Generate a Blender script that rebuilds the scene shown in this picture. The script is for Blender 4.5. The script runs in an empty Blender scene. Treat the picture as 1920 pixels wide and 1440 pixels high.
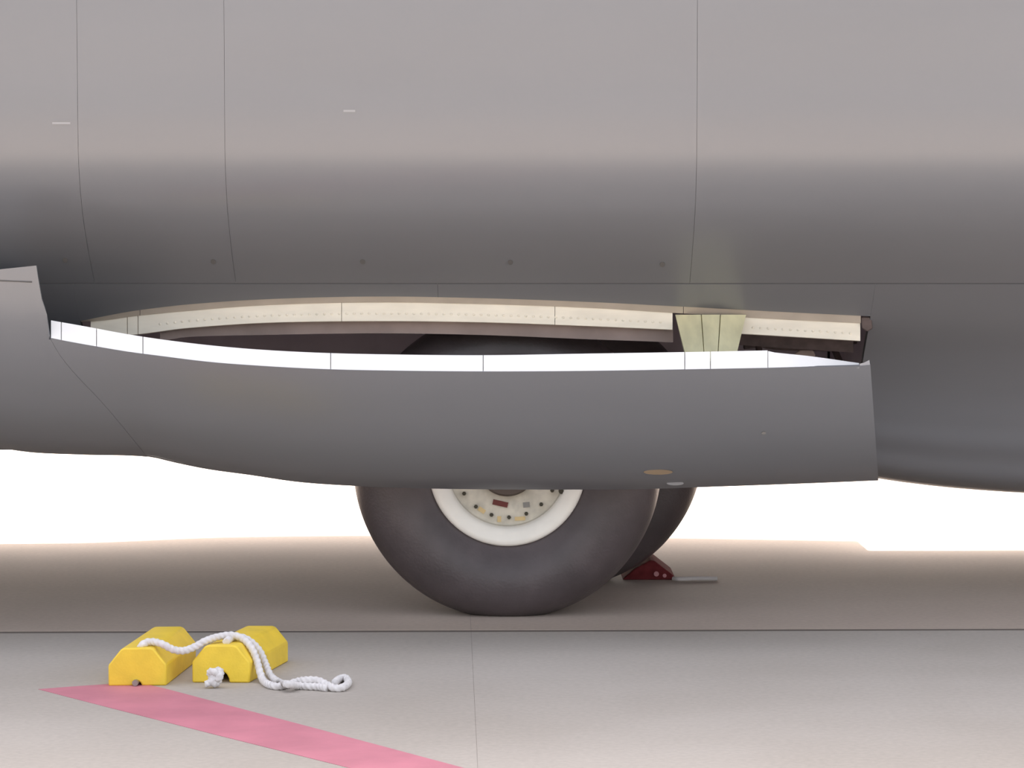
import bpy, bmesh, math, random
from mathutils import Vector, Matrix
random.seed(7)
scene = bpy.context.scene
COL = scene.collection

# ------------------------------------------------------------------ camera
F = 5376.0            # focal length in pixels of a 1920 px wide frame
CAM_Z = 1.6
HORIZON = 438.0
PITCH = math.atan((720.0 - HORIZON) / F)
cam_data = bpy.data.cameras.new('camera')
cam_data.sensor_width = 36.0
cam_data.lens = F / 1920.0 * 36.0
cam_data.clip_end = 2000
cam = bpy.data.objects.new('camera', cam_data)
cam.location = (0, 0, CAM_Z)
cam.rotation_euler = (math.pi / 2 - PITCH, 0, 0)
COL.objects.link(cam)
scene.camera = cam

# ------------------------------------------------------------------ sky, sun, exposure
world = bpy.data.worlds.new('hazy_sky')
scene.world = world
world.use_nodes = True
bg = world.node_tree.nodes['Background']
SUN_EL = math.radians(48.0)
sky = world.node_tree.nodes.new('ShaderNodeTexSky')
sky.sky_type = 'NISHITA'
sky.sun_disc = False
sky.sun_elevation = SUN_EL
sky.sun_rotation = 0.0
sky.dust_density = 4.5
pale = world.node_tree.nodes.new('ShaderNodeHueSaturation')   # hazy, nearly white sky
pale.inputs['Saturation'].default_value = 0.45
haze = world.node_tree.nodes.new('ShaderNodeMixRGB')          # warm dusty haze over the whole sky
haze.blend_type = 'MULTIPLY'
haze.inputs[0].default_value = 1.0
haze.inputs[2].default_value = (1.06, 1.0, 0.95, 1)
world.node_tree.links.new(sky.outputs[0], pale.inputs['Color'])
world.node_tree.links.new(pale.outputs[0], haze.inputs[1])
world.node_tree.links.new(haze.outputs[0], bg.inputs[0])
bg.inputs[1].default_value = 0.42
sun_data = bpy.data.lights.new('sun', 'SUN')
sun_data.energy = 11.0
sun_data.angle = math.radians(0.6)
sun_data.color = (1.0, 0.94, 0.88)
sun = bpy.data.objects.new('sun', sun_data)
sun_dir = Vector((0.0, -math.cos(SUN_EL), -math.sin(SUN_EL)))   # from behind the aircraft towards the camera
sun.rotation_euler = sun_dir.to_track_quat('-Z', 'Y').to_euler()
sun.location = (0, 40, 30)
COL.objects.link(sun)
scene.view_settings.view_transform = 'Standard'
scene.view_settings.look = 'None'
scene.view_settings.gamma = 1.0
scene.view_settings.use_curve_mapping = False
scene.view_settings.exposure = 0.32

# ------------------------------------------------------------------ measuring helpers
cp, sp = math.cos(PITCH), math.sin(PITCH)
def ray(px, py):
    a, b = (px - 960.0) / F, (720.0 - py) / F
    return Vector((a, cp + b * sp, -sp + b * cp))
def at(px, py, Y):
    d = ray(px, py)
    return Vector((0, 0, CAM_Z)) + d * (Y / d.y)
def gp(px, py, z=0.0):
    d = ray(px, py)
    return Vector((0, 0, CAM_Z)) + d * ((z - CAM_Z) / d.z)
def lerp_table(tab, x):
    if x <= tab[0][0]:
        return tab[0][1]
    for (x0, y0), (x1, y1) in zip(tab, tab[1:]):
        if x <= x1:
            return y0 + (y1 - y0) * (x - x0) / (x1 - x0)
    return tab[-1][1]
def smooth_table(tab, x):
    """Catmull-Rom style interpolation of a table"""
    n = len(tab)
    if x <= tab[0][0]: return tab[0][1]
    if x >= tab[-1][0]: return tab[-1][1]
    for i in range(n - 1):
        x0, y0 = tab[i]; x1, y1 = tab[i + 1]
        if x <= x1:
            h = x1 - x0
            m0 = (y1 - tab[i - 1][1]) / (x1 - tab[i - 1][0]) if i > 0 else (y1 - y0) / h
            m1 = (tab[i + 2][1] - y0) / (tab[i + 2][0] - x0) if i < n - 2 else (y1 - y0) / h
            t = (x - x0) / h
            return ((2*t**3 - 3*t**2 + 1) * y0 + (t**3 - 2*t**2 + t) * h * m0 +
                    (-2*t**3 + 3*t**2) * y1 + (t**3 - t**2) * h * m1)
def catmull(pts, n):
    P = [pts[0] * 2 - pts[1]] + list(pts) + [pts[-1] * 2 - pts[-2]]
    out = []
    for i in range(1, len(P) - 2):
        for k in range(n):
            t = k / n
            p0, p1, p2, p3 = P[i - 1], P[i], P[i + 1], P[i + 2]
            out.append(0.5 * ((2 * p1) + (p2 - p0) * t + (2*p0 - 5*p1 + 4*p2 - p3) * t*t + (3*p1 - p0 - 3*p2 + p3) * t**3))
    out.append(P[-2].copy())
    return out

# ------------------------------------------------------------------ materials
def new_mat(name, color, rough=0.5, metal=0.0, var=0.0, scale=3.0, stretch=(1, 1, 1), bump=0.0, bump_scale=60.0, color2=None, spec=0.5):
    m = bpy.data.materials.new(name)
    m.use_nodes = True
    nt = m.node_tree
    p = nt.nodes['Principled BSDF']
    p.inputs['Base Color'].default_value = (*color, 1)
    p.inputs['Roughness'].default_value = rough
    p.inputs['Metallic'].default_value = metal
    p.inputs['Specular IOR Level'].default_value = spec
    geo = nt.nodes.new('ShaderNodeNewGeometry')
    mp = nt.nodes.new('ShaderNodeMapping')
    mp.inputs['Scale'].default_value = stretch
    nt.links.new(geo.outputs['Position'], mp.inputs['Vector'])
    if var > 0 or color2:
        nz = nt.nodes.new('ShaderNodeTexNoise')
        nz.inputs['Scale'].default_value = scale
        nz.inputs['Detail'].default_value = 6
        nt.links.new(mp.outputs[0], nz.inputs['Vector'])
        cr = nt.nodes.new('ShaderNodeValToRGB')
        c2 = color2 if color2 else tuple(c * (1 - var) for c in color)
        c1 = color if color2 else tuple(min(1, c * (1 + var)) for c in color)
        cr.color_ramp.elements[0].position = 0.32
        cr.color_ramp.elements[1].position = 0.68
        cr.color_ramp.elements[0].color = (*c2, 1)
        cr.color_ramp.elements[1].color = (*c1, 1)
        nt.links.new(nz.outputs['Fac'], cr.inputs[0])
        nt.links.new(cr.outputs[0], p.inputs['Base Color'])
    if bump > 0:
        n2 = nt.nodes.new('ShaderNodeTexNoise')
        n2.inputs['Scale'].default_value = bump_scale
        nt.links.new(geo.outputs['Position'], n2.inputs['Vector'])
        b = nt.nodes.new('ShaderNodeBump')
        b.inputs['Strength'].default_value = bump
        b.inputs['Distance'].default_value = 0.01
        nt.links.new(n2.outputs['Fac'], b.inputs['Height'])
        nt.links.new(b.outputs[0], p.inputs['Normal'])
    return m
M = {
    'skin': new_mat('grey_aircraft_paint', (0.170, 0.175, 0.189), 0.33, spec=1.0, var=0.035, scale=1.2, stretch=(0.5, 0.5, 1.6)),
    'skin_in': new_mat('bay_liner_paint', (0.52, 0.45, 0.49), 0.6, var=0.1),
    'seam': new_mat('seam_sealant', (0.12, 0.115, 0.11), 0.7),
    'white': new_mat('white_enamel', (0.9, 0.9, 0.885), 0.45, var=0.02, scale=8),
    'cream': new_mat('cream_primer', (0.88, 0.82, 0.68), 0.5, var=0.06, scale=6, stretch=(1, 1, 4)),
    'beige': new_mat('beige_lip_paint', (0.52, 0.46, 0.39), 0.55, var=0.08, scale=8),
    'dusty': new_mat('dusty_pink_primer', (0.30, 0.235, 0.21), 0.6, var=0.15, scale=5),
    'zinc': new_mat('pale_zinc_chromate_primer', (0.76, 0.72, 0.46), 0.5, var=0.1, scale=7, stretch=(3, 1, 1)),
    'zinc2': new_mat('chromate_edge', (0.40, 0.38, 0.24), 0.6),
    'mech': new_mat('dark_brown_linkage_metal', (0.09, 0.065, 0.06), 0.5, 0.3, var=0.2, scale=20),
    'tan': new_mat('tan_fitting', (0.30, 0.22, 0.14), 0.6, var=0.1),
    'tyre': new_mat('black_rubber', (0.082, 0.066, 0.068), 0.42, var=0.2, scale=6, bump=0.15, bump_scale=90),
    'rim': new_mat('white_wheel_enamel', (0.95, 0.92, 0.84), 0.4, var=0.03, scale=12),
    'disc': new_mat('ivory_wheel_disc', (0.66, 0.62, 0.52), 0.5, var=0.14, scale=22),
    'hub': new_mat('dark_hub_ring', (0.10, 0.075, 0.06), 0.5),
    'cap': new_mat('greyish_hub_cap', (0.34, 0.29, 0.28), 0.45),
    'bolt': new_mat('dark_bolt', (0.05, 0.045, 0.03), 0.5, 0.4),
    'redtag': new_mat('red_brown_tag', (0.15, 0.03, 0.025), 0.6),
    'grey': new_mat('grey_plate', (0.28, 0.27, 0.25), 0.6),
    'yellow_patch': new_mat('yellowed_patch', (0.72, 0.55, 0.28), 0.6),
    'yellow': new_mat('yellow_chock_paint', (0.90, 0.64, 0.055), 0.5, var=0.06, scale=14, bump=0.1, bump_scale=120),
    'rope': new_mat('white_rope', (0.78, 0.75, 0.74), 0.85, var=0.08, scale=60),
    'steel': new_mat('eye_steel', (0.35, 0.33, 0.3), 0.4, 0.7),
    'red': new_mat('red_chock_paint', (0.15, 0.028, 0.03), 0.9, var=0.25, scale=25, spec=0.05),
    'pink': new_mat('pink_highlight_bolt', (0.55, 0.25, 0.26), 0.5),  # pale pink paints in the highlights on the chock's bolt heads
    'line': new_mat('red_line_paint', (0.58, 0.21, 0.27), 0.65, var=0.09, scale=5, bump=0.1),
    'joint': new_mat('joint_sealant', (0.17, 0.14, 0.12), 0.9),
    'scuff': new_mat('pale_scuff', (0.36, 0.36, 0.37), 0.6),
}
def concrete(name, lo, hi):
    m = bpy.data.materials.new(name); m.use_nodes = True
    nt = m.node_tree; p = nt.nodes['Principled BSDF']
    p.inputs['Roughness'].default_value = 0.8
    p.inputs['Specular IOR Level'].default_value = 0.3
    geo = nt.nodes.new('ShaderNodeNewGeometry')
    n1 = nt.nodes.new('ShaderNodeTexNoise'); n1.inputs['Scale'].default_value = 0.9; n1.inputs['Detail'].default_value = 7
    n2 = nt.nodes.new('ShaderNodeTexNoise'); n2.inputs['Scale'].default_value = 45; n2.inputs['Detail'].default_value = 4
    nt.links.new(geo.outputs['Position'], n1.inputs['Vector']); nt.links.new(geo.outputs['Position'], n2.inputs['Vector'])
    r1 = nt.nodes.new('ShaderNodeValToRGB')
    r1.color_ramp.elements[0].position = 0.3; r1.color_ramp.elements[1].position = 0.7
    r1.color_ramp.elements[0].color = (*lo, 1); r1.color_ramp.elements[1].color = (*hi, 1)
    nt.links.new(n1.outputs['Fac'], r1.inputs[0])
    r2 = nt.nodes.new('ShaderNodeValToRGB')
    r2.color_ramp.elements[0].position = 0.3; r2.color_ramp.elements[1].position = 0.7
    r2.color_ramp.elements[0].color = (0.93, 0.93, 0.93, 1); r2.color_ramp.elements[1].color = (1.04, 1.04, 1.04, 1)
    nt.links.new(n2.outputs['Fac'], r2.inputs[0])
    mx = nt.nodes.new('ShaderNodeMixRGB'); mx.blend_type = 'MULTIPLY'; mx.inputs[0].default_value = 1
    nt.links.new(r1.outputs[0], mx.inputs[1]); nt.links.new(r2.outputs[0], mx.inputs[2])
    nt.links.new(mx.outputs[0], p.inputs['Base Color'])
    b = nt.nodes.new('ShaderNodeBump'); b.inputs['Strength'].default_value = 0.15; b.inputs['Distance'].default_value = 0.005
    nt.links.new(n2.outputs['Fac'], b.inputs['Height']); nt.links.new(b.outputs[0], p.inputs['Normal'])
    return m
M['concrete'] = concrete('pale_concrete', (0.43, 0.388, 0.345), (0.49, 0.448, 0.405))
M['brown_concrete'] = concrete('brownish_concrete', (0.50, 0.415, 0.352), (0.57, 0.475, 0.405))
M['dim_rope'] = new_mat('dull_rope', (0.62, 0.57, 0.54), 0.9)  # duller, darker tone than the white rope

# ------------------------------------------------------------------ object helpers
ORIGIN = {}
def empty(name, loc, label, cat, group=None):
    o = bpy.data.objects.new(name, None); o.empty_display_size = 0.2
    o.location = loc; COL.objects.link(o); ORIGIN[o] = Vector(loc)
    o['label'] = label; o['category'] = cat
    if group: o['group'] = group
    return o
def mk(name, verts, faces, mat, parent=None, smooth=True, origin=None, autosmooth=None):
    """mesh given in world coordinates -> one object"""
    if origin is None:
        origin = ORIGIN[parent] if parent is not None else Vector((0, 0, 0))
    origin = Vector(origin)
    me = bpy.data.meshes.new(name)
    me.from_pydata([tuple(Vector(v) - origin) for v in verts], [], faces)
    me.materials.append(M[mat])
    bm = bmesh.new(); bm.from_mesh(me)
    bmesh.ops.remove_doubles(bm, verts=bm.verts, dist=1e-6)
    if autosmooth is not None:
        bmesh.ops.recalc_face_normals(bm, faces=bm.faces)
    bm.to_mesh(me); bm.free()
    if smooth:
        me.polygons.foreach_set('use_smooth', [True] * len(me.polygons))
        if autosmooth: me.set_sharp_from_angle(angle=math.radians(autosmooth))
    o = bpy.data.objects.new(name, me); COL.objects.link(o)
    o.location = origin - (ORIGIN[parent] if parent is not None else Vector((0, 0, 0)))
    ORIGIN[o] = origin
    if parent is not None: o.parent = parent
    return o
def grid_faces(nr, nc):
    return [(r * nc + c, r * nc + c + 1, (r + 1) * nc + c + 1, (r + 1) * nc + c) for r in range(nr - 1) for c in range(nc - 1)]
def sheet(name, rows, mat, parent, outward, thick=0.006, origin=None):
    """rows of points -> a sheet with real thickness, grown away from `outward`"""
    nr, nc = len(rows), len(rows[0])
    P = [[Vector(p) for p in r] for r in rows]
    N = [[None] * nc for _ in range(nr)]
    for r in range(nr):
        for c in range(nc):
            a = P[min(r + 1, nr - 1)][c] - P[max(r - 1, 0)][c]
            b = P[r][min(c + 1, nc - 1)] - P[r][max(c - 1, 0)]
            n = a.cross(b)
            if n.length < 1e-9: n = Vector(outward)
            n.normalize()
            if n.dot(Vector(outward)) < 0: n.negate()
            N[r][c] = n
    v = [P[r][c] for r in range(nr) for c in range(nc)]
    v += [P[r][c] - N[r][c] * thick for r in range(nr) for c in range(nc)]
    k = nr * nc
    f = grid_faces(nr, nc)
    fb = [(d + k, c + k, b + k, a + k) for a, b, c, d in f]
    # orient the front
    a, b, c, d = f[len(f) // 2]
    if (v[b] - v[a]).cross(v[d] - v[a]).dot(N[(nr - 1) // 2][(nc - 1) // 2]) < 0:
        f = [tuple(reversed(q)) for q in f]; fb = [tuple(reversed(q)) for q in fb]
    ring = [c for c in range(nc)] + [r * nc + nc - 1 for r in range(1, nr)] + [(nr - 1) * nc + c for c in range(nc - 2, -1, -1)] + [r * nc for r in range(nr - 2, 0, -1)]
    side = [(ring[i], ring[(i + 1) % len(ring)], ring[(i + 1) % len(ring)] + k, ring[i] + k) for i in range(len(ring))]
    return mk(name, v, f + fb + side, mat, parent, True, origin, autosmooth=35)
def box_mesh(x0, x1, y0, y1, z0, z1):
    v = [(x, y, z) for z in (z0, z1) for y in (y0, y1) for x in (x0, x1)]
    f = [(0, 2, 3, 1), (4, 5, 7, 6), (0, 1, 5, 4), (2, 6, 7, 3), (0, 4, 6, 2), (1, 3, 7, 5)]
    return v, f
def prism(poly0, poly1):
    """two matching outlines -> closed solid"""
    n = len(poly0)
    v = list(poly0) + list(poly1)
    f = [tuple(range(n)), tuple(range(2 * n - 1, n - 1, -1))] + [(i, (i + 1) % n, (i + 1) % n + n, i + n) for i in range(n)]
    return v, f
def bevel(o, w, seg=2):
    m = o.modifiers.new('bevel', 'BEVEL'); m.width = w; m.segments = seg; m.limit_method = 'ANGLE'; m.angle_limit = math.radians(25)
    return o
def revolve_y(profile, centre, n=96, closed=False):
    v, f = [], []
    for i in range(n):
        a = 2 * math.pi * i / n
        for r, y in profile:
            v.append(Vector((centre[0] + r * math.cos(a), centre[1] + y, centre[2] + r * math.sin(a))))
    k = len(profile)
    for i in range(n):
        j = (i + 1) % n
        for q in range(k - 1):
            f.append((i * k + q, i * k + q + 1, j * k + q + 1, j * k + q))
        if closed: f.append((i * k + k - 1, i * k, j * k, j * k + k - 1))
    return v, f
def tube(pts, r, n=12, twist=0.0, lobes=0, lobe=0.0):
    pts = [Vector(p) for p in pts]
    t = [(pts[min(i + 1, len(pts) - 1)] - pts[max(i - 1, 0)]).normalized() for i in range(len(pts))]
    u = t[0].orthogonal().normalized()
    v, f, s = [], [], 0.0
    for i, p in enumerate(pts):
        if i: s += (p - pts[i - 1]).length
        u = (u - t[i] * u.dot(t[i])).normalized(); w = t[i].cross(u)
        for k in range(n):
            a = 2 * math.pi * k / n
            rr = r * (1 + lobe * math.cos(lobes * a)) if lobes else r
            b = a + twist * s
            v.append(p + (u * math.cos(b) + w * math.sin(b)) * rr)
    for i in range(len(pts) - 1):
        for k in range(n):
            f.append((i * n + k, i * n + (k + 1) % n, (i + 1) * n + (k + 1) % n, (i + 1) * n + k))
    f.append(tuple(range(n - 1, -1, -1))); f.append(tuple((len(pts) - 1) * n + k for k in range(n)))
    return v, f

# ------------------------------------------------------------------ ground
SLAB = 4.6
ANG = 0.021
JX, JY = -0.165, gp(960, 1183).y
def slab_pt(u, w):
    return Vector((JX + u * math.cos(ANG) - w * math.sin(ANG), JY + u * math.sin(ANG) + w * math.cos(ANG), 0))
NU, NW0, NW1 = 3, -2, 1
EXT = 600.0
inner = [slab_pt(-NU * SLAB, NW0 * SLAB), slab_pt(NU * SLAB, NW0 * SLAB), slab_pt(NU * SLAB, NW1 * SLAB - 0.03), slab_pt(-NU * SLAB, NW1 * SLAB - 0.03)]
outer = [Vector((-EXT, -EXT, 0)), Vector((EXT, -EXT, 0)), Vector((EXT, EXT, 0)), Vector((-EXT, EXT, 0))]
dn = Vector((0, 0, -0.3))
gv = inner + outer + [p + dn for p in inner]
gf = [(i + 4, (i + 1) % 4 + 4, (i + 1) % 4, i) for i in range(4)] + [(i, (i + 1) % 4, (i + 1) % 4 + 8, i + 8) for i in range(4)]
ground = mk('ground', gv, gf, 'brown_concrete', smooth=False)
ground['kind'] = 'structure'; ground['label'] = 'pale concrete apron under the aircraft'
fill = mk('joint_filler', *box_mesh(-NU * SLAB - 1, NU * SLAB + 1, JY + NW0 * SLAB - 0.6, JY + NW1 * SLAB - 0.6, -0.28, -0.0015), 'joint', ground, False)
slab0 = None
for iw in range(NW0, NW1):
    for iu in range(-NU, NU):
        if slab0 is None:
            g1, g2 = 0.0004, 0.03
            v, f = box_mesh(g1, SLAB - g1, g2, SLAB - g2, -0.25, 0)
            slab0 = mk('concrete_slab', v, f, 'concrete', ground, False)
            s = slab0
        else:
            s = slab0.copy(); COL.objects.link(s); s.parent = ground
        if iw >= 0:                                    # the pour beyond the wide joint is browner
            s.material_slots[0].link = 'OBJECT'; s.material_slots[0].material = M['brown_concrete']
        s.location = slab_pt(iu * SLAB, iw * SLAB); s.rotation_euler = (0, 0, ANG)
# red painted stripe
poly = [(72, 1292), (150, 1286), (258, 1279), (310, 1291), (590, 1365), (875, 1441), (1300, 1553), (1040, 1552), (662, 1441), (420, 1381), (200, 1325)]
top = [gp(x, y, 0.0015) for x, y in poly]
v, f = prism([p - Vector((0, 0, 0.0013)) for p in top], top)
line = mk('painted_line', v, f, 'line', ground, False, autosmooth=30)
line['label'] = 'faded red stripe with a pointed end painted on the concrete'

# ------------------------------------------------------------------ aircraft
air = empty('military_aircraft', (0, 12.0, 0), 'large grey aircraft with low belly, open wheel door and black tyre on the apron', 'aircraft')
Y_NEAR, Y_MID = 11.15, 13.6
prof = [(2.9, 6.35), (2.2, 6.27), (1.5, 5.98), (0.9, 5.5), (0.45, 4.85), (0.16, 4.1), (0.04, 3.4), (0.0, 2.7), (0.0, 2.2), (0.003, 2.0), (0.018, 1.87), (0.065, 1.745), (0.15, 1.63), (0.275, 1.515),
        (0.42, 1.40), (0.59, 1.25), (0.80, 1.08), (1.05, 0.91), (1.36, 0.73), (1.75, 0.57), (2.25, 0.465), (2.9, 0.42)]
prof = [(a if a < 1.05 else 1.05 + (a - 1.05) * 1.4 / 1.85, b) for a, b in prof]
alt = prof[:-6] + [(0.79, 1.08), (0.93, 0.92), (1.01, 0.78), (1.08, 0.64), (1.30, 0.48), (2.45, 0.42)]      # fuller lower body behind the bay
PR = catmull([Vector((a, b, c, d)) for (a, b), (c, d) in zip(prof, alt)], 6)
BELLY = [(-14, 0.95), (-5, 0.80), (-2.5, 0.66), (-1.76, 0.585), (-0.76, 0.45), (1.1, 0.455), (1.36, 0.50), (1.50, 0.50), (1.62, 0.480), (1.74, 0.461), (1.95, 0.436), (2.23, 0.415), (2.6, 0.40), (3.5, 0.38), (6, 0.38), (14, 0.45)]
def belly(x): return smooth_table(BELLY, x)
def sect(x, q):
    """point of the cross-section table (inset, z) moved to station x, near side"""
    w = min(1.0, max(0.0, (x - 1.36) / 0.12)); w = w * w * (3 - 2 * w)
    a, z = q.x + (q.z - q.x) * w, q.y + (q.w - q.y) * w
    if z < 1.2:
        b = belly(x); z = b + (z - 0.42) * (1.2 - b) / (1.2 - 0.42)
    return Vector((x, Y_NEAR + a, z))
def z_to_inset(x, z):
    best = None
    for q0, q1 in zip(PR, PR[1:]):
        z0, z1 = sect(x, q0).z, sect(x, q1).z
        if z0 >= z >= z1:
            t = 0 if z0 == z1 else (z0 - z) / (z0 - z1)
            return q0.x + (q1.x - q0.x) * t
    return 2.45
def fus(px, py, off=0.0):
    Y = 11.3
    for _ in range(25):
        p = at(px, py, Y); Y = Y_NEAR + z_to_inset(p.x, p.z) - off
    return at(px, py, Y)
ZS = 1.405                                   # lengthwise lap joint above the wheel bay
iS = min(range(len(PR)), key=lambda i: abs(PR[i].y - ZS) + (10 if PR[i].x > 1.5 else 0))
def xs_between(a, b, step=0.12):
    n = max(1, int(math.ceil((b - a) / step)))
    return [a + (b - a) * i / n for i in range(n + 1)]
G = 0.0006
seams = [-14, -9, -5.4, -3.4, at(146, 260, 11.15).x, at(421, 200, 11.15).x, at(1307, 200, 11.15).x, 2.62, 4.6, 8, 14]
for a, b in zip(seams, seams[1:]):
    rows = [[sect(x, q) for x in xs_between(a + G, b - G, 0.25)] for q in PR[:iS + 1]]
    sheet('skin_panel', rows, 'skin', air, (0, -1, 0.0), 0.006)
# lower panels: whole ahead of and behind the bay, a narrow strip above the bay
OPEN = [(150, 602), (200, 592), (250, 583), (350, 571), (500, 561), (700, 556), (900, 559), (1100, 566), (1300, 576), (1450, 584), (1632, 593)]
bay_pts = [fus(px, smooth_table(OPEN, px)) for px in [150 + (1632 - 150) * i / 60 for i in range(61)]]
BX0, BX1 = bay_pts[0].x, bay_pts[-1].x
def zlow_open(x): return lerp_table([(p.x, p.z) for p in bay_pts], x)
qa = PR[iS].copy(); zz = sect(0, qa).z - 0.004
def low_rows(xs, full):
    n = 40 if full else 6
    rows = []
    for r in range(n + 1):
        row = []
        for x in xs:
            if full:
                k = iS + (len(PR) - 1 - iS) * r / n
                i0 = min(int(k), len(PR) - 2)
                q = PR[i0].lerp(PR[i0 + 1], k - i0)
                p = sect(x, q)
                if r == 0: p = Vector((x, Y_NEAR + z_to_inset(x, zz), zz))
            else:
                z = zz + (zlow_open(x) - zz) * r / n
                p = Vector((x, Y_NEAR + z_to_inset(x, z), z))
            row.append(p)
        rows.append(row)
    return rows
for a, b, full in [(-14, -9, 1), (-9, -5.4, 1), (-5.4, -3.4, 1), (-3.4, BX0, 1), (BX0, -0.3, 0), (-0.3, BX1, 0), (BX1, 2.75, 1), (2.75, 4.6, 1), (4.6, 8, 1), (8, 14, 1)]:
    xs = xs_between(a + (G if a not in (BX0,) else 0), b - (G if b not in (BX1, ) else 0), 0.06 if -3.4 <= a < 3 else 0.3)
    sheet('belly_panel', low_rows(xs, full), 'skin', air, (0, -1, -0.6), 0.006)
# inner shell behind the seams plus the far half of the body
xs = xs_between(-14, BX0, 0.6) + xs_between(BX1, 14, 0.6)
def off(p, q):
    c = Vector((p.x, 13.6, 3.2)); d = (c - p); d.x = 0
    return p + d.normalized() * q
xa = [-14, -5.4, -3.4, -2.4, BX0, -1.2, -0.6, 0, 0.6, 1.0, BX1, 2.0, 2.4, 2.8, 3.4, 5, 8, 14]
rows = [[off(sect(x, q), 0.0075) for x in xa] for q in PR[:iS - 0]]
sheet('inner_shell', rows, 'seam', air, (0, -1, 0), 0.004)
for a, b in ((-14, BX0), (BX1, 14)):
    rows = [[off(sect(x, q), 0.03) for x in xs_between(a, b, 0.1)] for q in PR[iS - 2:-3]]
    sheet('inner_shell', rows, 'seam', air, (0, -1, -0.6), 0.004)
def mirror(p): return Vector((p.x, 2 * Y_MID - p.y, p.z))
rows = [[mirror(sect(x, q)) for x in xs_between(-14, 14, 0.5)] for q in PR]
sheet('far_side_shell', rows, 'skin', air, (0, 1, 0), 0.006)
for xe in (-14, 14):
    ring = [sect(xe, q) for q in PR] + [mirror(sect(xe, q)) for q in PR[::-1]]
    mk('end_bulkhead', ring, [tuple(range(len(ring)))], 'skin', air, False)
# far-side wheel fairing (its shadow edge shows on the ground beyond)
far_sec = [(14.9, 0.50), (15.5, 0.62), (15.85, 0.85), (16.08, 1.12), (16.2, 1.4), (16.2, 1.8), (16.04, 2.15)]
BULGE = [(-6.5, 0.1), (-4.5, 0.42), (-2.3, 0.5), (-1.56, 0.95), (-0.75, 1.1), (0.0, 1.08), (0.78, 0.92), (1.8, 0.66)]
rows = [[Vector((x, yy - 0.62 * (1 - smooth_table(BULGE, x)), zz2)) for x in xs_between(-6.5, 1.8, 0.15)] for yy, zz2 in far_sec]
sheet('far_wheel_fairing', rows, 'skin', air, (0, 1, -0.3), 0.01)

# wheel bay liner: roof, inboard wall, end walls
bw = [[Vector((x, 11.78 + d, z)) for x in xs_between(BX0 - 0.02, BX1 + 0.02, 0.3)] for d, z in ((0.0, 1.40), (0.3, 1.55), (0.9, 1.62), (1.45, 1.58), (1.70, 1.4), (1.72, 0.9), (1.73, 0.66))]
sheet('bay_liner', bw, 'skin_in', air, (0, -1, -1), 0.006)
for xe, s in ((BX0 - 0.03, 1), (BX1 + 0.03, -1)):
    pl = [Vector((xe, 11.73, 1.34)), Vector((xe, 12.1, 1.55)), Vector((xe, 13.45, 1.55)), Vector((xe, 13.5, 0.66)), Vector((xe, 13.0, 0.70)), Vector((xe, 12.3, 0.9))]
    v, f = prism(pl, [p + Vector((0.008, 0, 0)) for p in pl])
    mk('bay_end_wall', v, f, 'skin_in', air, False, autosmooth=30)
rows = [[Vector((x, y, belly(x) + 0.02)) for x in xs_between(BX0, BX1, 0.2)] for y in (13.5, 13.55, 13.6)]
sheet('keel_panel', rows, 'skin', air, (0, 0, -1), 0.01)

# frame strip round the top of the opening
def strip_rows(upper, lower, dy0, dy1, px0, px1, n=50):
    rows = []
    for k in range(4):
        t = k / 3
        row = []
        for i in range(n + 1):
            px = px0 + (px1 - px0) * i / n
            y0 = fus(px, smooth_table(OPEN, px)).y
            py = smooth_table(upper, px) * (1 - t) + smooth_table(lower, px) * t
            row.append(at(px, py, y0 + dy0 + (dy1 - dy0) * t))
        rows.append(row)
    return rows
shift = lambda tab, d: [(x, y + d) for x, y in tab]
LIP = [(150, 604), (200, 600), (250, 593), (350, 583), (500, 572), (700, 567), (900, 570), (1100, 577), (1300, 589), (1450, 598), (1632, 607)]
JB = [(150, 613), (200, 623), (240, 628), (350, 615), (500, 605), (700, 602), (900, 604), (1100, 611), (1260, 618), (1300, 620), (1400, 626), (1450, 629), (1614, 639)]
for a, b in ((152, 262), (263, 1281), (1282, 1614)):
    sheet('opening_lip', strip_rows(OPEN, LIP, 0.004, 0.03, a, b, 50), 'beige', air, (0, -1, 0.1), 0.004)
for a, b in ((170, 238), (239.5, 258), (259.5, 640), (641, 1040), (1041, 1261), (1380, 1613)):
    sheet('frame_strip', strip_rows(LIP, JB, 0.034, 0.012, a, b, 40), 'cream', air, (0, -1, 0.2), 0.008)
IN0 = shift(JB, 1); IN1 = [(300, 640), (350, 632), (500, 628), (700, 625), (900, 628), (1100, 636), (1260, 642), (1400, 650), (1614, 664)]
sheet('inner_rail', strip_rows(shift(JB, -4), IN1, 0.05, 0.06, 300, 1262, 50), 'dusty', air, (0, -1, 0), 0.01)
sheet('inner_rail', strip_rows(shift(JB, -4), [(x, y - 2) for x, y in IN1], 0.08, 0.12, 1385, 1600, 20), 'mech', air, (0, -1, 0), 0.01)
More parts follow.
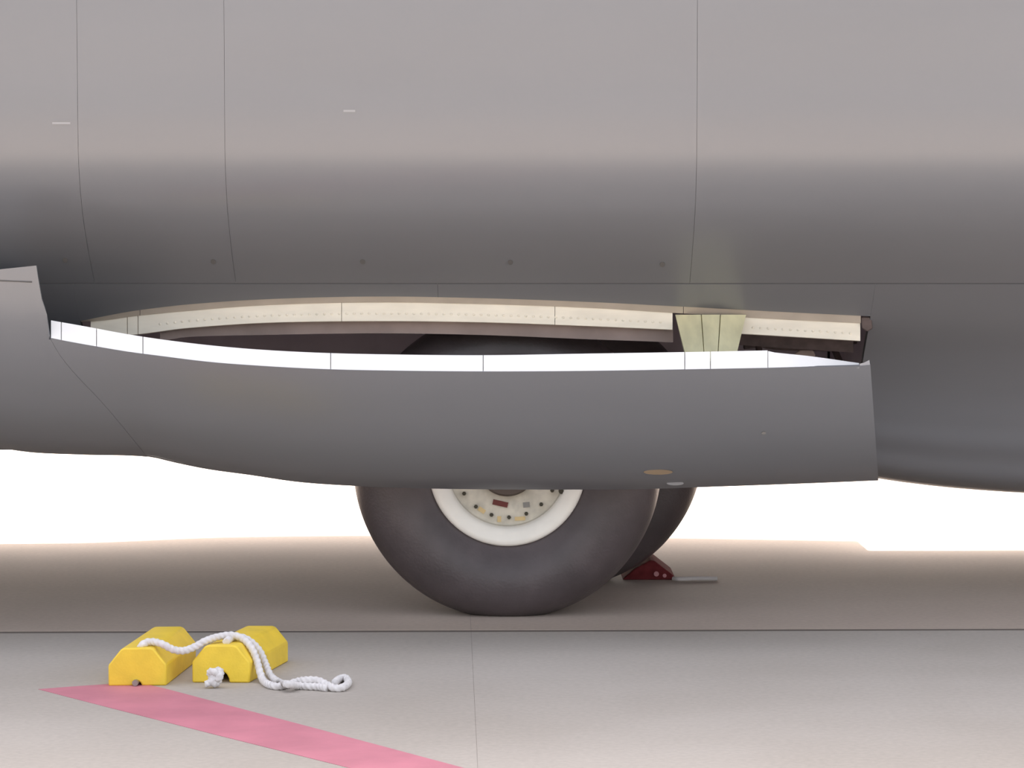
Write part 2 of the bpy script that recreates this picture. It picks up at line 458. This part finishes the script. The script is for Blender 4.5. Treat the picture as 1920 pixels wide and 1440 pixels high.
# rivets in the frame strip
rv, rf = [], []
def add_ball(c, r, n=6):
    b = len(rv)
    for j in range(1, 3):
        for i in range(n):
            a = 2 * math.pi * i / n; ph = math.pi / 2 * j / 2
            rv.append(Vector((c.x + r * math.sin(ph) * math.cos(a), c.y - r * 0.6 * math.cos(ph), c.z + r * math.sin(ph) * math.sin(a))))
    rv.append(Vector((c.x, c.y - r * 0.6, c.z)))
    for i in range(n):
        rf.append((b + i, b + (i + 1) % n, b + n + (i + 1) % n, b + n + i)); rf.append((b + 2 * n, b + (i + 1) % n, b + i))
for px in list(range(300, 1250, 14)) + list(range(1412, 1600, 14)):
    py = smooth_table(LIP, px) * 0.4 + smooth_table(JB, px) * 0.6
    add_ball(at(px, py, fus(px, smooth_table(OPEN, px)).y + 0.02), 0.006)
riv = mk('rivet_row', rv, rf, 'cream', air, True, autosmooth=60); riv['kind'] = 'stuff'
# end lug at the rear corner of the opening
pl = [(1614, 594), (1634, 594), (1636, 616), (1626, 622), (1616, 616)]
v, f = prism([at(x, y, fus(1625, 600).y + 0.0) for x, y in pl], [at(x, y, fus(1625, 600).y + 0.1) for x, y in pl])
bevel(mk('corner_lug', v, f, 'mech', air, False, autosmooth=30), 0.004)
# linkage inside the bay
for pts, r in (([at(1400, 632, 12.3), at(1450, 648, 12.32), at(1600, 652, 12.3)], 0.018), ([at(1395, 650, 12.2), at(1490, 640, 12.25), at(1606, 640, 12.3)], 0.012),
               ([at(1420, 640, 12.15), at(1430, 690, 12.1)], 0.014), ([at(1560, 645, 12.2), at(1580, 690, 12.1)], 0.014)):
    mk('actuator_rod', *tube(catmull([Vector(p) for p in pts], 6), r), 'mech', air, True, autosmooth=50)
pl = [(1488, 664), (1500, 656), (1524, 656), (1530, 668), (1500, 675)]
v, f = prism([at(x, y, 12.0) for x, y in pl], [at(x, y, 12.08) for x, y in pl])
bevel(mk('linkage_block', v, f, 'dusty', air, False, autosmooth=30), 0.006)

# shared outer surface of door and forward fairing
DB = [(-700, 770), (-300, 808), (0, 840), (60, 848), (150, 852), (275, 856), (330, 868), (390, 880), (470, 891), (560, 904), (660, 911), (800, 916), (1000, 918), (1200, 917), (1300, 914), (1500, 907), (1648, 901)]
ZB = [(at(px, py, 11.45).x, at(px, py, 11.45).z) for px, py in DB]
SQ = [(0, 11.45), (0.05, 11.33), (0.12, 11.235), (0.25, 11.12), (0.42, 11.025), (0.6, 10.955), (0.8, 10.91), (1.0, 10.89), (1.15, 10.885)]
def surf(px, py):
    Y = 11.0
    for _ in range(40):
        p = at(px, py, Y); b = lerp_table(ZB, p.x); q = max(0.0, (p.z - b) / (1.4 - b))
        Y = 0.5 * Y + 0.5 * smooth_table(SQ, q)
    return at(px, py, Y)
DT0 = [(92, 600), (160, 612), (230, 625), (300, 636), (390, 647), (480, 655), (590, 661), (700, 664), (900, 666), (1100, 663), (1290, 660), (1440, 657)]     # inner edge of the white strip
DT1 = [(95, 634), (130, 641), (180, 650), (240, 660), (300, 668), (390, 679), (480, 686), (590, 692), (700, 695), (900, 697), (1100, 696), (1290, 693), (1450, 690), (1612, 686), (1640, 684)]
LEFT = [(95, 636), (112, 665), (140, 700), (180, 742), (212, 778), (240, 812), (275, 855)]
cols = [95 + 180 * i / 24 for i in range(25)] + [275 + (1632 - 275) * i / 70 for i in range(1, 71)]
NR = 26
def bottom(px): return smooth_table(LEFT, px) if px < 275 else smooth_table(DB, px)
rows = []
for r in range(NR + 1):
    t = r / NR
    row = []
    for px in cols:
        e = 15 * max(0, (px - 1500) / 132) ** 2 * t if px > 1500 else 0      # rear edge leans back slightly
        row.append(surf(px + e, (smooth_table(DT1, px) * (1 - t) + (bottom(px) if px <= 275 else smooth_table(DB, px + e)) * t)))
    rows.append(row)
door = sheet('gear_door', rows, 'skin', air, (0, -1, 0), 0.012, origin=at(960, 915, 11.45))
door['label'] = 'long curved grey wheel door hanging open with a white top edge'
# white flange segments along the top edge
def flange(a, b, n, up=DT0):
    rows = []
    for k in range(5):
        t = k / 4
        row = []
        for i in range(n + 1):
            px = a + (b - a) * i / n
            p0 = surf(px, smooth_table(DT1, px))
            py = smooth_table(DT1, px) * (1 - t) + smooth_table(up, px) * t
            row.append(at(px, py, p0.y + 0.002 + 0.07 * t))
        rows.append(row)
    return rows
brk = [95, 115, 181, 268, 620, 906, 1284, 1332, 1440]
for a, b in zip(brk, brk[1:]):
    sheet('edge_strip', flange(a + 0.7, b - 0.7, max(4, int((b - a) / 20))), 'white', door, (0, -1, 0.6), 0.01)
sheet('edge_strip', flange(1440.5, 1611, 14, [(1440, 658), (1445, 660), (1520, 668), (1612, 681)]), 'white', door, (0, -1, 0.6), 0.008)
pl = [(1612, 682), (1620, 680), (1630, 675), (1632, 690), (1612, 688)]
v, f = prism([surf(x, 690) * 0 + at(x, y, surf(1620, 690).y + 0.0) for x, y in pl], [at(x, y, surf(1620, 690).y + 0.05) for x, y in pl])
mk('corner_tab', v, f, 'scuff', door, False, autosmooth=30)
# inner white skin of the door
rows = []
for r in range(9):
    t = r / 8
    rows.append([surf(px, smooth_table(DT1, px) * (1 - t) + (bottom(px) - 4) * t) + Vector((0, 0.075 * min(1, 4 * (1 - t)) + 0.014, 0)) for px in cols[8:]])
sheet('inner_skin', rows, 'white', door, (0, 1, 0), 0.004)
# small fittings low on the door
for px, py, w, h, mat in ((1234, 885, 0.058, 0.011, 'tan'), (1266, 906, 0.034, 0.009, 'scuff'), (1432, 812, 0.009, 0.005, 'grey')):
    c = surf(px, py); n = 14
    v = [Vector((c.x + w * math.cos(2 * math.pi * i / n), c.y - 0.006 + 0.8 * -h * math.sin(2 * math.pi * i / n), c.z + h * math.sin(2 * math.pi * i / n))) for i in range(n)]
    v2 = [p + Vector((0, 0.02, 0)) for p in v]
    mk('drain_fitting', *prism(v, v2), mat, door, False, autosmooth=30)
# hinge bracket: three facets, tapered, bridging fuselage frame and door
ytop, ybot = fus(1330, 580).y - 0.02, surf(1330, 694).y + 0.09
def bpt(u, t, push=0.0):
    xl = 1266 + (1287 - 1266) * t; xr = 1399 + (1379 - 1399) * t
    px = xl + (xr - xl) * u; py = 590 + (672 - 590) * t
    return at(px, py, ytop + (ybot - ytop) * (t ** 1.3) * 0.55 - push)
brak = None
for k, (u0, u1, p0, p1) in enumerate(((0.0, 0.36, -0.05, 0.0), (0.375, 0.63, 0.004, 0.004), (0.645, 1.0, 0.0, -0.03))):
    rows = [[bpt(u0 + (u1 - u0) * c / 4, t / 6, p0 + (p1 - p0) * c / 4) for c in range(5)] for t in range(7)]
    o = sheet('hinge_facet', rows, 'zinc', door, (0, -1, 0), 0.012)
rows = [[bpt(0.02 + 0.96 * c / 6, t / 4, -0.065) for c in range(7)] for t in range(5)]
sheet('hinge_core', rows, 'zinc2', door, (0, -1, 0), 0.03)

# forward fairing (shares the door's outer surface)
def fair_top(px):
    if px < 68: return lerp_table([(-700, 556), (-300, 524), (0, 505), (68, 498)], px)
    if px < 92: return lerp_table([(68, 498), (71, 520), (78, 560), (84, 578), (92, 600)], px)
    return smooth_table(LEFT, px) + 0.8
fc = [-700 + 45 * i for i in range(16)] + [0, 20, 40, 60, 68, 71, 74, 78, 81, 84, 88, 92] + [95 + 180 * i / 20 for i in range(21)]
fc = sorted(set(fc))
rows = []
for r in range(NR + 1):
    t = r / NR
    rows.append([surf(px, fair_top(px) * (1 - t) + (smooth_table(DB, px) + 0.5) * t) for px in fc])
under = [[p + Vector((0, d, 0.012 * d)) for p in rows[-1]] for d in (0.15, 0.4, 0.8)]
fair = sheet('forward_fairing', rows + under, 'skin', air, (0, -1, -0.05), 0.01)
# lid and aft bulkhead of the fairing
tr = [surf(px, fair_top(px)) for px in fc if px <= 0]
rows = [[p.lerp(Vector((p.x, Y_NEAR + z_to_inset(p.x, p.z) + 0.01, p.z)), t) - Vector((0, -0.004 if t == 0 else 0, 0.004)) for p in tr] for t in (0, 0.5, 1)]
sheet('fairing_lid', rows, 'skin', fair, (0, 0, 1), 0.004)
lx = at(-6, 560, 11.0).x
zs = [1.44 - 0.06 * i for i in range(12)]
rows = []
for z in zs:
    b = lerp_table(ZB, lx); q = max(0, (z - b) / (1.4 - b)); y0 = smooth_table(SQ, q) + 0.02; y1 = Y_NEAR + z_to_inset(lx, z) + 0.01
    rows.append([Vector((lx, y0 + (y1 - y0) * t, z)) for t in (0, 0.5, 1)])
sheet('fairing_bulkhead', rows, 'skin', fair, (1, 0, 0), 0.005)
# lap seam near the top of the fairing
sv = [surf(px, lerp_table([(-700, 560), (0, 526), (70, 529)], px)) - Vector((0, 0.001, 0)) for px in [-600 + 30 * i for i in range(23)]]
mk('lap_seam', *tube(sv, 0.0028, 6), 'seam', fair)

# details on the fuselage skin
for px, py in ((400, 490), (680, 490), (957, 491), (1242, 495), (122, 487)):
    c = fus(px, py); n = 10
    nrm = Vector((0, -0.75, -0.66)); e1 = Vector((1, 0, 0)); e2 = nrm.cross(e1)
    ring = [c + e1 * 0.010 * math.cos(2 * math.pi * i / n) + e2 * 0.013 * math.sin(2 * math.pi * i / n) for i in range(n)]
    mk('drain_plug', *prism([p + nrm * 0.004 for p in ring], [p - nrm * 0.01 for p in ring]), 'seam', air, False, autosmooth=30)
for px, py, w in ((115, 231, 17), (655, 208, 11)):
    a = [fus(px - w, py - 2), fus(px + w, py - 2), fus(px + w, py + 2), fus(px - w, py + 2)]
    mk('scuff_mark', *prism([p + Vector((0, -0.002, 0)) for p in a], [p + Vector((0, 0.004, 0)) for p in a]), 'scuff', air, False, autosmooth=30)

# ------------------------------------------------------------------ wheels
WC = Vector((at(951, 878, 11.88).x, 12.10, 0.626))
R = 0.65
def make_wheel(c):
    disc_prof = [(0.0, -0.115), (0.10, -0.115), (0.13, -0.125), (0.19, -0.13), (0.235, -0.125), (0.246, -0.13), (0.25, -0.15), (0.25, 0.15), (0.0, 0.15)]
    v, f = revolve_y(disc_prof, c, 72)
    w = mk('main_wheel', v, f, 'disc', air, True, origin=Vector((c.x, c.y, 0)), autosmooth=35)
    half = [(0.318, -0.155), (0.326, -0.19), (0.345, -0.205), (0.385, -0.226), (0.43, -0.240), (0.48, -0.245), (0.53, -0.238), (0.575, -0.218), (0.608, -0.188), (0.630, -0.150), (0.644, -0.10), (0.65, -0.04)]
    pts = catmull([Vector((a, b, 0)) for a, b in half], 3)
    pr = [(p.x, p.y) for p in pts]; pr += [(r, -y) for r, y in pr[::-1]]
    v, f = revolve_y(pr, c, 160)
    for i, p in enumerate(v):
        k = max(0.0, min(1.0, (0.30 - p.z) / 0.30))
        p.y = c.y + (p.y - c.y) * (1 + 0.07 * k * k)
        if p.z < 0.0: p.z = 0.0
        p.x = c.x + (p.x - c.x) * (1 + 0.012 * k * k)
    mk('tyre', v, f, 'tyre', w, True, autosmooth=60)
    fl = [(0.248, -0.132), (0.252, -0.172), (0.258, -0.186), (0.275, -0.196), (0.30, -0.206), (0.318, -0.208), (0.327, -0.200), (0.329, -0.185), (0.32, -0.15), (0.26, -0.12)]
    v, f = revolve_y(fl, c, 96, True)
    mk('rim_flange', v, f, 'rim', w, True, autosmooth=50)
    v, f = revolve_y([(0.088, -0.10), (0.088, -0.150), (0.096, -0.158), (0.116, -0.158), (0.124, -0.148), (0.126, -0.11)], c, 48)
    mk('hub_ring', v, f, 'hub', w, True, autosmooth=40)
    v, f = revolve_y([(0.0, -0.165), (0.04, -0.163), (0.07, -0.155), (0.087, -0.14), (0.089, -0.10)], c, 48)
    mk('hub_cap', v, f, 'cap', w, True, autosmooth=60)
    for i in range(18):
        a = -math.pi / 2 + math.radians(2 + 20 * i)
        b = Vector((c.x + 0.213 * math.cos(a), c.y, c.z + 0.213 * math.sin(a)))
        hexa = [b + Vector((0.0085 * math.cos(k * math.pi / 3), 0, 0.0085 * math.sin(k * math.pi / 3))) for k in range(6)]
        mk('wheel_bolt', *prism([p + Vector((0, -0.142, 0)) for p in hexa], [p + Vector((0, -0.12, 0)) for p in hexa]), 'bolt', w, False, autosmooth=30)
    def plate(px, py, wd, ht, rot, mat, name, pr_=0.006):
        b = Vector((c.x + (px - 951) / 448.0, c.y - 0.127, c.z - (py - 878) / 448.0))
        e1 = Vector((math.cos(rot), 0, math.sin(rot))); e2 = Vector((-math.sin(rot), 0, math.cos(rot)))
        q = [b + e1 * sx * wd + e2 * sz * ht for sx, sz in ((-1, -1), (1, -1), (1, 1), (-1, 1))]
        mk(name, *prism([p - Vector((0, pr_, 0)) for p in q], [p + Vector((0, 0.01, 0)) for p in q]), mat, w, False, autosmooth=30)
    plate(938, 947.5, 0.032, 0.011, -0.22, 'redtag', 'red_tag')
    plate(987, 950, 0.014, 0.011, 0.1, 'grey', 'balance_plate')
    plate(903, 960, 0.016, 0.009, -0.6, 'yellow_patch', 'paint_patch', 0.003)
    plate(936, 977, 0.008, 0.012, 0.0, 'yellow_patch', 'paint_patch', 0.003)
    plate(975, 976, 0.022, 0.008, 0.05, 'yellow_patch', 'paint_patch', 0.003)
    vs = Vector((c.x + (1052 - 951) / 448.0, c.y - 0.16, c.z - (923 - 878) / 448.0))
    mk('valve_stem', *tube([vs + Vector((0, 0.05, 0)), vs, vs - Vector((0, 0.02, 0))], 0.011, 10), 'bolt', w, True, autosmooth=50)
    return w
w1 = make_wheel(WC)
w1['label'] = 'black tyre on a white wheel with ring of bolts'
WC2 = Vector((0.232, 13.2, 0.626))
def copy_tree(o, parent):
    c = o.copy(); COL.objects.link(c); c.parent = parent
    for ch in list(o.children): copy_tree(ch, c)
    return c
w2 = copy_tree(w1, air); w2.location = Vector((WC2.x, WC2.y, 0)) - ORIGIN[air]
w2['label'] = 'second black tyre half hidden behind the first'
ax = [Vector((WC.x, WC.y + 0.15, 0.626)), Vector((0.11, 12.76, 0.64)), Vector((WC2.x, WC2.y - 0.11, 0.626))]
mk('axle', *tube(ax, 0.07, 20), 'mech', air, True, autosmooth=50)
mk('gear_strut', *tube([Vector((0.11, 12.76, 0.62)), Vector((0.11, 12.76, 1.0)), Vector((0.11, 12.8, 1.62))], 0.085, 24), 'cap', air, True, autosmooth=50)

# ------------------------------------------------------------------ yellow chocks
def make_chock(A, B, length, yaw_dir, height, label, arch):
    """A, B: front bottom corners on the ground"""
    w = (B - A); width = w.length; ex = w.normalized(); ey = Vector((yaw_dir[0], yaw_dir[1], 0)).normalized(); ez = Vector((0, 0, 1))
    mid = (A + B) / 2 + ey * length / 2
    root = empty('wheel_chock', (mid.x, mid.y, 0), label, 'chock', 'yellow wheel chocks on the apron')
    h = height
    out = [(-0.5, 0.0), (-0.5, 0.55 * h / width), (-0.28, 0.97 * h / width), (-0.22, h / width), (0.22, h / width), (0.28, 0.97 * h / width), (0.5, 0.55 * h / width), (0.5, 0.0)]
    aw, ah = arch
    notch = [(aw * math.cos(t), ah * math.sin(t)) for t in [i * math.pi / 8 for i in range(9)]]
    sec = [(x * width, z * width) for x, z in out] + notch
    c0 = (A + B) / 2; c0.z = 0
    p0 = [c0 + ex * x + ez * z for x, z in sec]
    p1 = [p + ey * length for p in p0]
    v, f = prism(p0, p1)
    o = mk('chock_body', v, f, 'yellow', root, True, autosmooth=25)
    bevel(o, 0.006, 2)
    return root, c0, ex, ey
A1, B1 = gp(203, 1286.5), gp(312, 1285.5)
A2, B2 = gp(360, 1280), gp(468, 1280.5)
r1, c1, ex1, ey1 = make_chock(A1, B1, 0.56, (0.045, 0.57), 0.135, 'yellow wheel chock standing on the end of the red stripe', (0.014, 0.016))
r2, c2, ex2, ey2 = make_chock(A2, B2, 0.52, (0.10, 0.52), 0.135, 'yellow wheel chock with white knot in its front notch, right of the other', (0.030, 0.042))
# steel rope-end in the small notch of the first chock
p = c1 + Vector((-0.005, -0.012, 0.013))
mk('rope_end', *tube([p + ey1 * 0.05, p + ey1 * 0.0, p - ey1 * 0.008], 0.011, 10), 'steel', r1, True, autosmooth=50)

# ------------------------------------------------------------------ white rope
rope = empty('rope', gp(520, 1288), 'white twisted rope draped over both yellow chocks and coiling onto the concrete', 'rope')
RR = 0.0132
def rp(px, py, Y=None, z=None):
    return at(px, py, Y) if Y else gp(px, py, RR if z is None else z)
A = [rp(262, 1217, 10.125), rp(267, 1209, 10.125), rp(282, 1203, 10.14), rp(303, 1207, 10.12), rp(325, 1218, 10.12), rp(345, 1220, 10.14), rp(365, 1213, 10.16), rp(385, 1202, 10.18), rp(410, 1194, 10.22), rp(435, 1191, 10.24),
     rp(456, 1198, 10.24), rp(471, 1214, 10.22), rp(481, 1236, 10.20), rp(487, 1258, 10.17), rp(493, 1275), rp(503, 1283), rp(522, 1287), rp(543, 1283), rp(556, 1278, z=0.022),
     rp(575, 1275, z=0.032), rp(596, 1276, z=0.032), rp(612, 1283, z=0.022), rp(627, 1290), rp(643, 1289), rp(653, 1280), rp(647, 1271), rp(635, 1274), rp(628, 1280)]
B = [rp(424, 1204, 10.19), rp(434, 1196, 10.25), rp(453, 1195, 10.30), rp(471, 1204, 10.30), rp(487, 1221, 10.28), rp(497, 1243, 10.25), rp(504, 1261, 10.21), rp(511, 1271), rp(523, 1279), rp(540, 1283, z=0.03),
     rp(560, 1286), rp(580, 1287), rp(600, 1288), rp(612, 1290)]
for P in (A, B):
    mk('rope_strand', *tube(catmull(P, 10), RR, 15, twist=110.0, lobes=3, lobe=0.10), 'rope', rope, True, autosmooth=80)
# the knot in the notch of the second chock
kc = gp(404, 1290) + Vector((0, 0.0, 0.042))
K = []
for i in range(61):
    t = 2 * math.pi * i / 60
    K.append(kc + Vector((0.011 * (math.sin(t) + 2 * math.sin(2 * t)) * 0.62, -0.012 * math.sin(3 * t), 0.0095 * (math.cos(t) - 2 * math.cos(2 * t)) * 0.95)))
mk('knot', *tube(K, RR, 12, twist=150, lobes=3, lobe=0.12), 'rope', rope, True, autosmooth=80)
T = [kc + Vector((-0.002, 0.03, 0.0)), kc + Vector((-0.012, -0.004, -0.014)), kc + Vector((-0.026, -0.012, -0.024)), kc + Vector((-0.036, -0.014, -0.026))]
mk('rope_tail', *tube(catmull(T, 6), RR * 0.9, 12, twist=150, lobes=3, lobe=0.12), 'rope', rope, True, autosmooth=80)

# ------------------------------------------------------------------ red chock behind the tyres
rc = empty('wheel_chock', (0.63, 13.3, 0), 'dark red wheel chock wedged behind the black tyres', 'chock')
sec = [(0.51, 0.0), (0.752, 0.0), (0.755, 0.014), (0.735, 0.03), (0.66, 0.088), (0.64, 0.092), (0.565, 0.05)]
v, f = prism([Vector((x, 13.2, z)) for x, z in sec], [Vector((x, 13.55, z)) for x, z in sec])
bevel(mk('chock_body', v, f, 'red', rc, False, autosmooth=25), 0.006)
for x, z, r in ((0.668, 0.028, 0.012), (0.706, 0.020, 0.009)):
    b = Vector((x, 13.2, z))
    mk('bolt_head', *tube([b + Vector((0, 0.01, 0)), b - Vector((0, 0.004, 0))], r, 10), 'pink', rc, True, autosmooth=40)
g = gp(1275, 1086, 0.011)
S = [g + Vector((-0.03, 0.02, 0)), g, gp(1300, 1085, 0.011), gp(1325, 1085, 0.011), gp(1345, 1085, 0.011)]
mk('pull_rope', *tube(catmull(S, 6), 0.0105, 10), 'dim_rope', rc, True, autosmooth=60)
